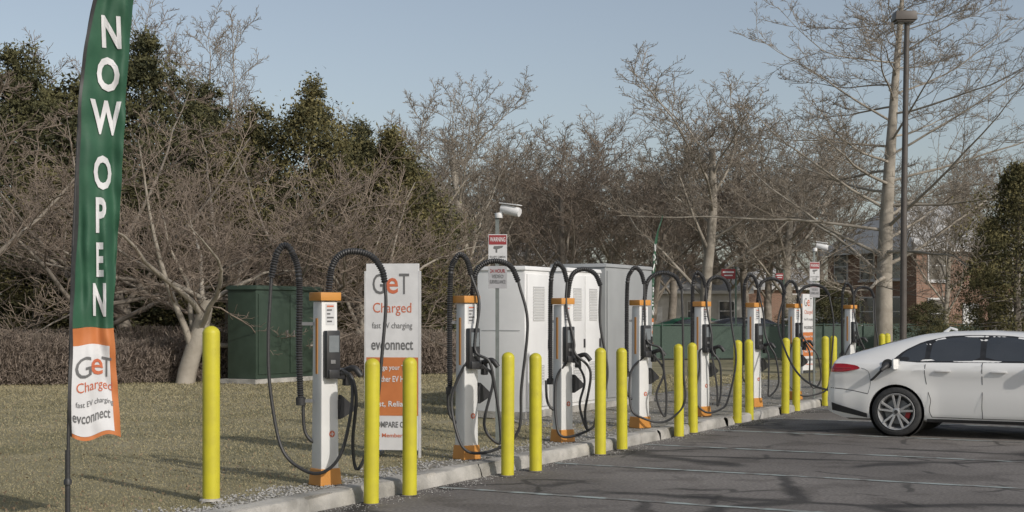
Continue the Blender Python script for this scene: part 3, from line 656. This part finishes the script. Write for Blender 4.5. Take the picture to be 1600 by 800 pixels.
house('brick house far behind the red signs',gx(1110,105),.15,8,8,3.6,1.6,'brick','roof',[('f',1.5,2.4,1,1.3),('f',6.4,2.4,1,1.3)])
# ---------- bare trees
def grow(rg,out,p,d,L,r,depth,Q):
    n=Q['seg'][depth]; pts=[p.copy()]; rad=[r]; e=Q['end'][depth]; q=p.copy(); dd=d.copy()
    mn=Q['min']*(1.5 if depth<len(Q['seg'])-2 else 1)
    for i in range(n):
        w=Q['wig'][depth]; dd=dd+Vector((rg.gauss(0,w),rg.gauss(0,w),rg.gauss(0,w)+Q['up'][depth])); dd.normalize()
        q=q+dd*(L/n); pts.append(q.copy()); rad.append(max(mn,r*(1-(1-e)*(i+1)/n)))
    out[depth].append((pts,rad))
    if depth+1<len(Q['seg']):
        k=Q['kids'][depth]; k=max(1,int(k*rg.uniform(.8,1.2))); t0=Q['t0'][depth]
        az=rg.uniform(0,6.28)
        for c in range(k):
            t=t0+(1-t0)*((c+rg.random())/k); f=t*n; i=min(n-1,int(f)); fr=f-i
            pos=pts[i].lerp(pts[i+1],fr); dr=(pts[i+1]-pts[i]).normalized(); rr=rad[i]*(1-fr)+rad[i+1]*fr
            a0,a1=Q['ang'][depth]; ang=R(rg.uniform(a0,a1)); az+=2.4+rg.uniform(-.5,.5)
            ax=dr.cross(Vector((math.cos(az),math.sin(az),.3))).normalized()
            nd=Matrix.Rotation(ang,3,ax)@dr
            fall=Q['fall'][depth]; Lc=L*Q['rat'][depth]*(1-fall*t)*rg.uniform(.7,1.15)
            grow(rg,out,pos,nd,Lc,max(mn,rr*Q['rr'][depth]),depth+1,Q)
def bare_tree(seed,Q,H,r,lean=(0,0)):
    rg=random.Random(seed); out=[[] for _ in Q['seg']]
    grow(rg,out,Vector((0,0,-.1)),Vector((lean[0],lean[1],1)).normalized(),H,r,0,Q)
    a=MB();b=MB()
    for d,l in enumerate(out):
        for pts,rad in l:
            if d<=1: a.tube(pts,rad,9 if d==0 else 6,False)
            else: b.tube(pts,rad,4 if d==2 else 3,False)
    return a,b
spread=dict(seg=[7,9,7,4,3],end=[.5,.12,.2,.3,.5],wig=[.04,.10,.13,.17,.2],up=[.0,.05,.05,.03,.02],kids=[10,13,11,8],t0=[.3,.15,.1,.1],ang=[(25,60),(28,60),(28,62),(25,60)],rat=[1.2,.50,.42,.50],fall=[.22,.42,.4,.35],rr=[.42,.36,.45,.6],min=.0072)
orn=dict(seg=[5,9,7,5,3],end=[.75,.12,.2,.3,.5],wig=[.08,.12,.15,.16,.2],up=[.0,.0,.01,.02,.03],kids=[8,11,9,5],t0=[.25,.15,.12,.1],ang=[(38,80),(30,65),(30,65),(25,60)],rat=[2.4,.46,.46,.5],fall=[.2,.42,.4,.35],rr=[.42,.36,.45,.6],min=.0048)
exc=dict(seg=[14,9,7,4,3],end=[.10,.10,.2,.3,.5],wig=[.008,.075,.11,.15,.2],up=[.005,.015,-.01,-.02,-.02],kids=[46,11,8,6],t0=[.19,.15,.12,.12],ang=[(60,92),(30,58),(30,60),(25,60)],rat=[.74,.38,.42,.5],fall=[.76,.5,.4,.35],rr=[.27,.40,.5,.6],min=.0062)
tall=dict(spread); tall.update(kids=[12,11,9,7],t0=[.22,.15,.12,.12],rat=[.72,.45,.45,.5],ang=[(22,50),(28,52),(28,60),(25,60)])
protos={}
def mkproto(key,seed,Q,H,r,tm,cm,lean=(0,0)):
    a,b=bare_tree(seed,Q,H,r,lean)
    def me(x,m,n):
        e=bpy.data.meshes.new(n); e.from_pydata(x.v,[],x.f); e.materials.append(M[m]); e.polygons.foreach_set('use_smooth',[True]*len(e.polygons)); return e
    top=max(v[2] for v in b.v)
    protos[key]=(me(a,tm,'trunk'),me(b,cm,'crown'),top)
mkproto('sp1',11,spread,5.0,.20,'barkpale','twigpale')
mkproto('sp2',23,spread,5.5,.18,'bark','twig')
mkproto('sp3',37,tall,8.0,.20,'barkpale','twigpale')
mkproto('sp4',41,tall,8.0,.17,'bark','twigred')
mkproto('orn1',51,orn,1.9,.19,'barkpale','twigred',(.15,0))
mkproto('orn2',63,orn,2.0,.12,'bark','twigred',(-.2,0))
mkproto('exc',77,exc,15.5,.36,'barkpale','twigpale',(.01,0))
def place_tree(key,label,px,Y,topy,rz,wx=1,group='bare trees in the background',name='bare_tree'):
    tm,cm,top=protos[key]; H=(492-topy)*Y/F+CH-G; k=H/top
    t=thing(name,label,'tree',gx(px,Y),rz,group,(k*wx,k*wx,k))
    for n,m in (('trunk',tm),('crown',cm)):
        o=link(bpy.data.objects.new(n,m)); o.parent=t
    return t
place_tree('exc','large pale leafless tree with level branches beside the lamp post',1380,45,-130,.6,1.0,None)
bt=[('sp3',738,60,95,0,1.15,'tall pale bare tree directly behind the warning sign post'),
('sp1',640,52,130,1,.9,'slender bare tree just right of the last dark evergreen'),
('sp2',820,68,150,2,1.2,'bare tree behind the nearest white cabinet'),
('sp4',880,62,150,3.3,1.3,'brownish bare tree behind the middle white cabinet'),
('sp1',955,70,165,4,1.2,'bare tree behind the grey cabinet'),
('sp2',1015,66,170,.7,1.1,'smaller bare tree left of the tallest middle tree'),
('sp3',1100,58,75,1.9,1.3,'tall pale bare tree rising behind the red sign'),
('sp4',1165,70,110,4.4,1.2,'brownish bare tree between the tall pale one and the lamp post'),
('sp1',1235,64,160,5.3,1.2,'bare tree behind the far chargers'),
('sp2',1290,92,210,2.6,1.2,'bare tree left of the brick house'),
('sp4',1490,100,200,1.3,1.2,'bare tree rising behind the brick house roof'),
('sp1',1475,58,235,2.9,.8,'thin bare tree in front of the brick house, right of the lamp post'),
('sp2',1600,75,150,.4,1.0,'bare tree at the right edge behind the evergreen'),
('sp2',700,85,200,2.2,1.4,'distant low bare tree behind the pale sided house'),
('sp4',1050,88,200,5.9,1.6,'distant low bare tree behind the fence'),
('sp1',780,90,210,3.0,1.7,'distant bare tree low behind the cabinets'),
('sp2',930,95,210,1.0,1.8,'distant wide bare tree behind the low pale roof'),
('sp4',860,110,240,5.0,1.8,'farthest bare tree seen between the cabinets and the sky'),
('sp4',1200,95,210,2.0,1.6,'distant wide bare tree behind the far brick house'),
('sp1',1130,100,220,.3,1.8,'farthest bare tree behind the red signs'),
('sp3',330,52,-25,1.2,.9,'tall bare tree poking above the left evergreens'),
('sp4',80,50,10,2.7,1.1,'tall bare tree behind the green flag')]
for k,px,Y,ty,rz,wx,lab in bt: place_tree(k,lab,px,Y,ty,rz,wx)
for k,px,Y,ty,rz,wx,lab in (('orn1',288,31.5,200,0,1.1,'spreading bare tree with pale low forked trunk behind the lone bollard'),('orn2',-70,30,90,1.4,1.1,'spreading bare tree reaching in from the left edge'),('orn1',575,37,260,2.2,.95,'low bare tree behind the nearest charger'),('orn2',430,36,220,4.0,1.0,'bare tree above the green transformer'),('orn2',130,34,170,5.0,1.1,'bare tree just right of the flag'),('orn1',665,42,290,3.6,.9,'small bare tree left of the nearest white cabinet'),('orn2',215,38,120,.9,1.0,'taller fine twigged bare tree in front of the tallest evergreen'),('orn2',350,38,170,2.6,1.0,'bare tree left of the golden evergreen')):
    place_tree(k,lab,px,Y,ty,rz,wx,'bare ornamental trees on the lawn','ornamental_tree')
# ---------- conifers
def conifer(key,seed,H,Rm,m,blobs,per):
    r=np.random.RandomState(seed); C_=[];S_=[]
    nb=blobs; h=(r.random(nb)**.85)*.98+.02; az=r.uniform(0,6.28,nb); prof=np.minimum(1,(1-h)*2.0)**.65*(.82+.18*np.minimum(1,h*6))
    rr=Rm*prof*r.uniform(.35,1.25,nb)*(1+.28*np.sin(az*3+h*9+seed)); bc=np.stack([rr*np.cos(az),rr*np.sin(az),h*H*(1+.05*np.sin(az*2+seed))],1); bs=r.uniform(-.2,.35,nb)
    for i in range(nb):
        sc=np.array([.24,.24,.22])*r.uniform(.5,1.45)*(1 if h[i]<.88 else .6)
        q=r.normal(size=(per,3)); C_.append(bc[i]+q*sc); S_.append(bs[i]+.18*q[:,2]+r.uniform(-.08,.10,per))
    c=np.concatenate(C_);s=np.concatenate(S_)
    keep=c[:,2]>.1; c=c[keep];s=s[keep]
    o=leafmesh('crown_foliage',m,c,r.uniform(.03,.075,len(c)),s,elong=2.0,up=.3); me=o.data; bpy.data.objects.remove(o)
    b=MB(); b.tube([(0,0,-.1),(.05,0,H*.4),(0,.05,H*.9)],[.18,.12,.03],7,False)
    rg=random.Random(seed)
    for k in range(50):
        z=H*(.1+.8*k/50); a=rg.uniform(0,6.28); l=Rm*min(1,(1-z/H)*1.6)*.8; b.tube([(0,0,z),(l*.5*math.cos(a),l*.5*math.sin(a),z+.15),(l*math.cos(a),l*math.sin(a),z+.1)],[.04,.025,.01],4,False)
    tm=bpy.data.meshes.new('trunk'); tm.from_pydata(b.v,[],b.f); tm.materials.append(M['bark'])
    protos[key]=(tm,me,H+.25)
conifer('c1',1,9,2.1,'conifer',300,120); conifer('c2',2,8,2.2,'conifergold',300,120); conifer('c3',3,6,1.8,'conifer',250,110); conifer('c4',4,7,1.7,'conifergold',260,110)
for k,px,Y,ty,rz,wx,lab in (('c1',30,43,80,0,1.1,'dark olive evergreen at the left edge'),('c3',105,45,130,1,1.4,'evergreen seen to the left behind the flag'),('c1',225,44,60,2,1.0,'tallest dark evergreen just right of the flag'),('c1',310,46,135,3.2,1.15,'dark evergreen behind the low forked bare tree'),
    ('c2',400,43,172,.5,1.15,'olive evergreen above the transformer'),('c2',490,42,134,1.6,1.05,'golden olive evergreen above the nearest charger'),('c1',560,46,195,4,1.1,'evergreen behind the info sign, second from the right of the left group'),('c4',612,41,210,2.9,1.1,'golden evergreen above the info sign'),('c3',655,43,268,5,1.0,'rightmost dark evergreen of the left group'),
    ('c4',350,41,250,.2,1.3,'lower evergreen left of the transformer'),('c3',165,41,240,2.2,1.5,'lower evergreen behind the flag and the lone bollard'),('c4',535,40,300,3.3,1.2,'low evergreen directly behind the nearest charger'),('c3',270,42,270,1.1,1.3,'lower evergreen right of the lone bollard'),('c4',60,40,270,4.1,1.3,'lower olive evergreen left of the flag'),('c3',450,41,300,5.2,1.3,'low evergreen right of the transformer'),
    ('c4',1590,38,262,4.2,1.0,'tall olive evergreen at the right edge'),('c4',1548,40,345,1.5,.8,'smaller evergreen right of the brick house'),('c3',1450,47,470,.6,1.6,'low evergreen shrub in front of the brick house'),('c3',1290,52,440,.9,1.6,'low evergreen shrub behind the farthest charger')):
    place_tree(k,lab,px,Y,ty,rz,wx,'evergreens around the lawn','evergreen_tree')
# ---------- hedge shrubs
def shrubproto():
    n=8000; r=NR; a=r.uniform(0,6.28,n); rad=np.sqrt(r.random(n)); h=r.random(n); c=np.stack([rad*np.cos(a)*(1.15),rad*np.sin(a)*.7,h*1.0*(1-.3*rad**4)*(1+.12*np.sin(a*5))],1)
    o=leafmesh('twig_mass','hedge',c,r.uniform(.012,.028,n),r.uniform(-.1,.6,n)+h*.15,elong=6,up=.5); me=o.data; bpy.data.objects.remove(o)
    b=MB(); rg=random.Random(9)
    for k in range(60):
        a=rg.uniform(0,6.28); q=rg.random(); b.tube([(q*.3*math.cos(a),q*.3*math.sin(a),0),(q*.7*math.cos(a),q*.5*math.sin(a),.6),(q*1.1*math.cos(a+.2),q*.7*math.sin(a+.2),1.1)],[.014,.01,.006],4,False)
    tm=bpy.data.meshes.new('stems'); tm.from_pydata(b.v,[],b.f); tm.materials.append(M['twig']); return tm,me
tm,me=shrubproto()
hs=[(-10,31),(60,31.2),(125,31.5),(190,32),(255,32.5),(320,33),(375,34),(535,35),(590,36),(660,37),(700,38),(20,34),(90,34.5),(160,35),(230,35.5),(300,36)]
for i,(px,Y) in enumerate(hs):
    row='front' if i<11 else 'back'
    t=thing('shrub','leafless brown hedge shrub, %s of the %s row counted from the left'%(['first','second','third','fourth','fifth','sixth','seventh','eighth','ninth','tenth','eleventh'][i if i<11 else i-11],row),'shrub',gx(px,Y),rng.uniform(-.3,.3),'brown hedge shrubs',(rng.uniform(.9,1.1),1,rng.uniform(.85,1.15)))
    for n,m in (('stems',tm),('twig_mass',me)): o=link(bpy.data.objects.new(n,m)); o.parent=t
# ---------- camera light world
cam=bpy.data.cameras.new('camera'); co=link(bpy.data.objects.new('camera',cam)); co.location=(0,0,CH); co.rotation_euler=(R(90),0,0)
cam.lens=F/1600*36; cam.sensor_width=36; cam.shift_y=92/1600; cam.clip_end=3000; cam.clip_start=.05; SC.camera=co
EL=R(30); d=Vector((.66*math.cos(EL),-.751*math.cos(EL),math.sin(EL)))
sn=bpy.data.lights.new('sun','SUN'); sn.energy=2.35; sn.angle=R(1.0); sn.color=(1,.94,.87); so=link(bpy.data.objects.new('sun',sn)); so.rotation_euler=d.to_track_quat('Z','Y').to_euler()
w=bpy.data.worlds.new('World'); SC.world=w; w.use_nodes=True; n=w.node_tree.nodes; l=w.node_tree.links
sk=n.new('ShaderNodeTexSky'); sk.sky_type='NISHITA'; sk.sun_disc=False; sk.sun_elevation=EL; sk.sun_rotation=math.atan2(d.x,d.y); sk.dust_density=1.6; sk.air_density=1.0
hs_=n.new('ShaderNodeHueSaturation'); hs_.inputs['Saturation'].default_value=.66; l.new(sk.outputs[0],hs_.inputs['Color']); l.new(hs_.outputs[0],n['Background'].inputs[0]); n['Background'].inputs[1].default_value=.104
SC.view_settings.view_transform='Standard'; SC.view_settings.look='None'; SC.view_settings.exposure=0
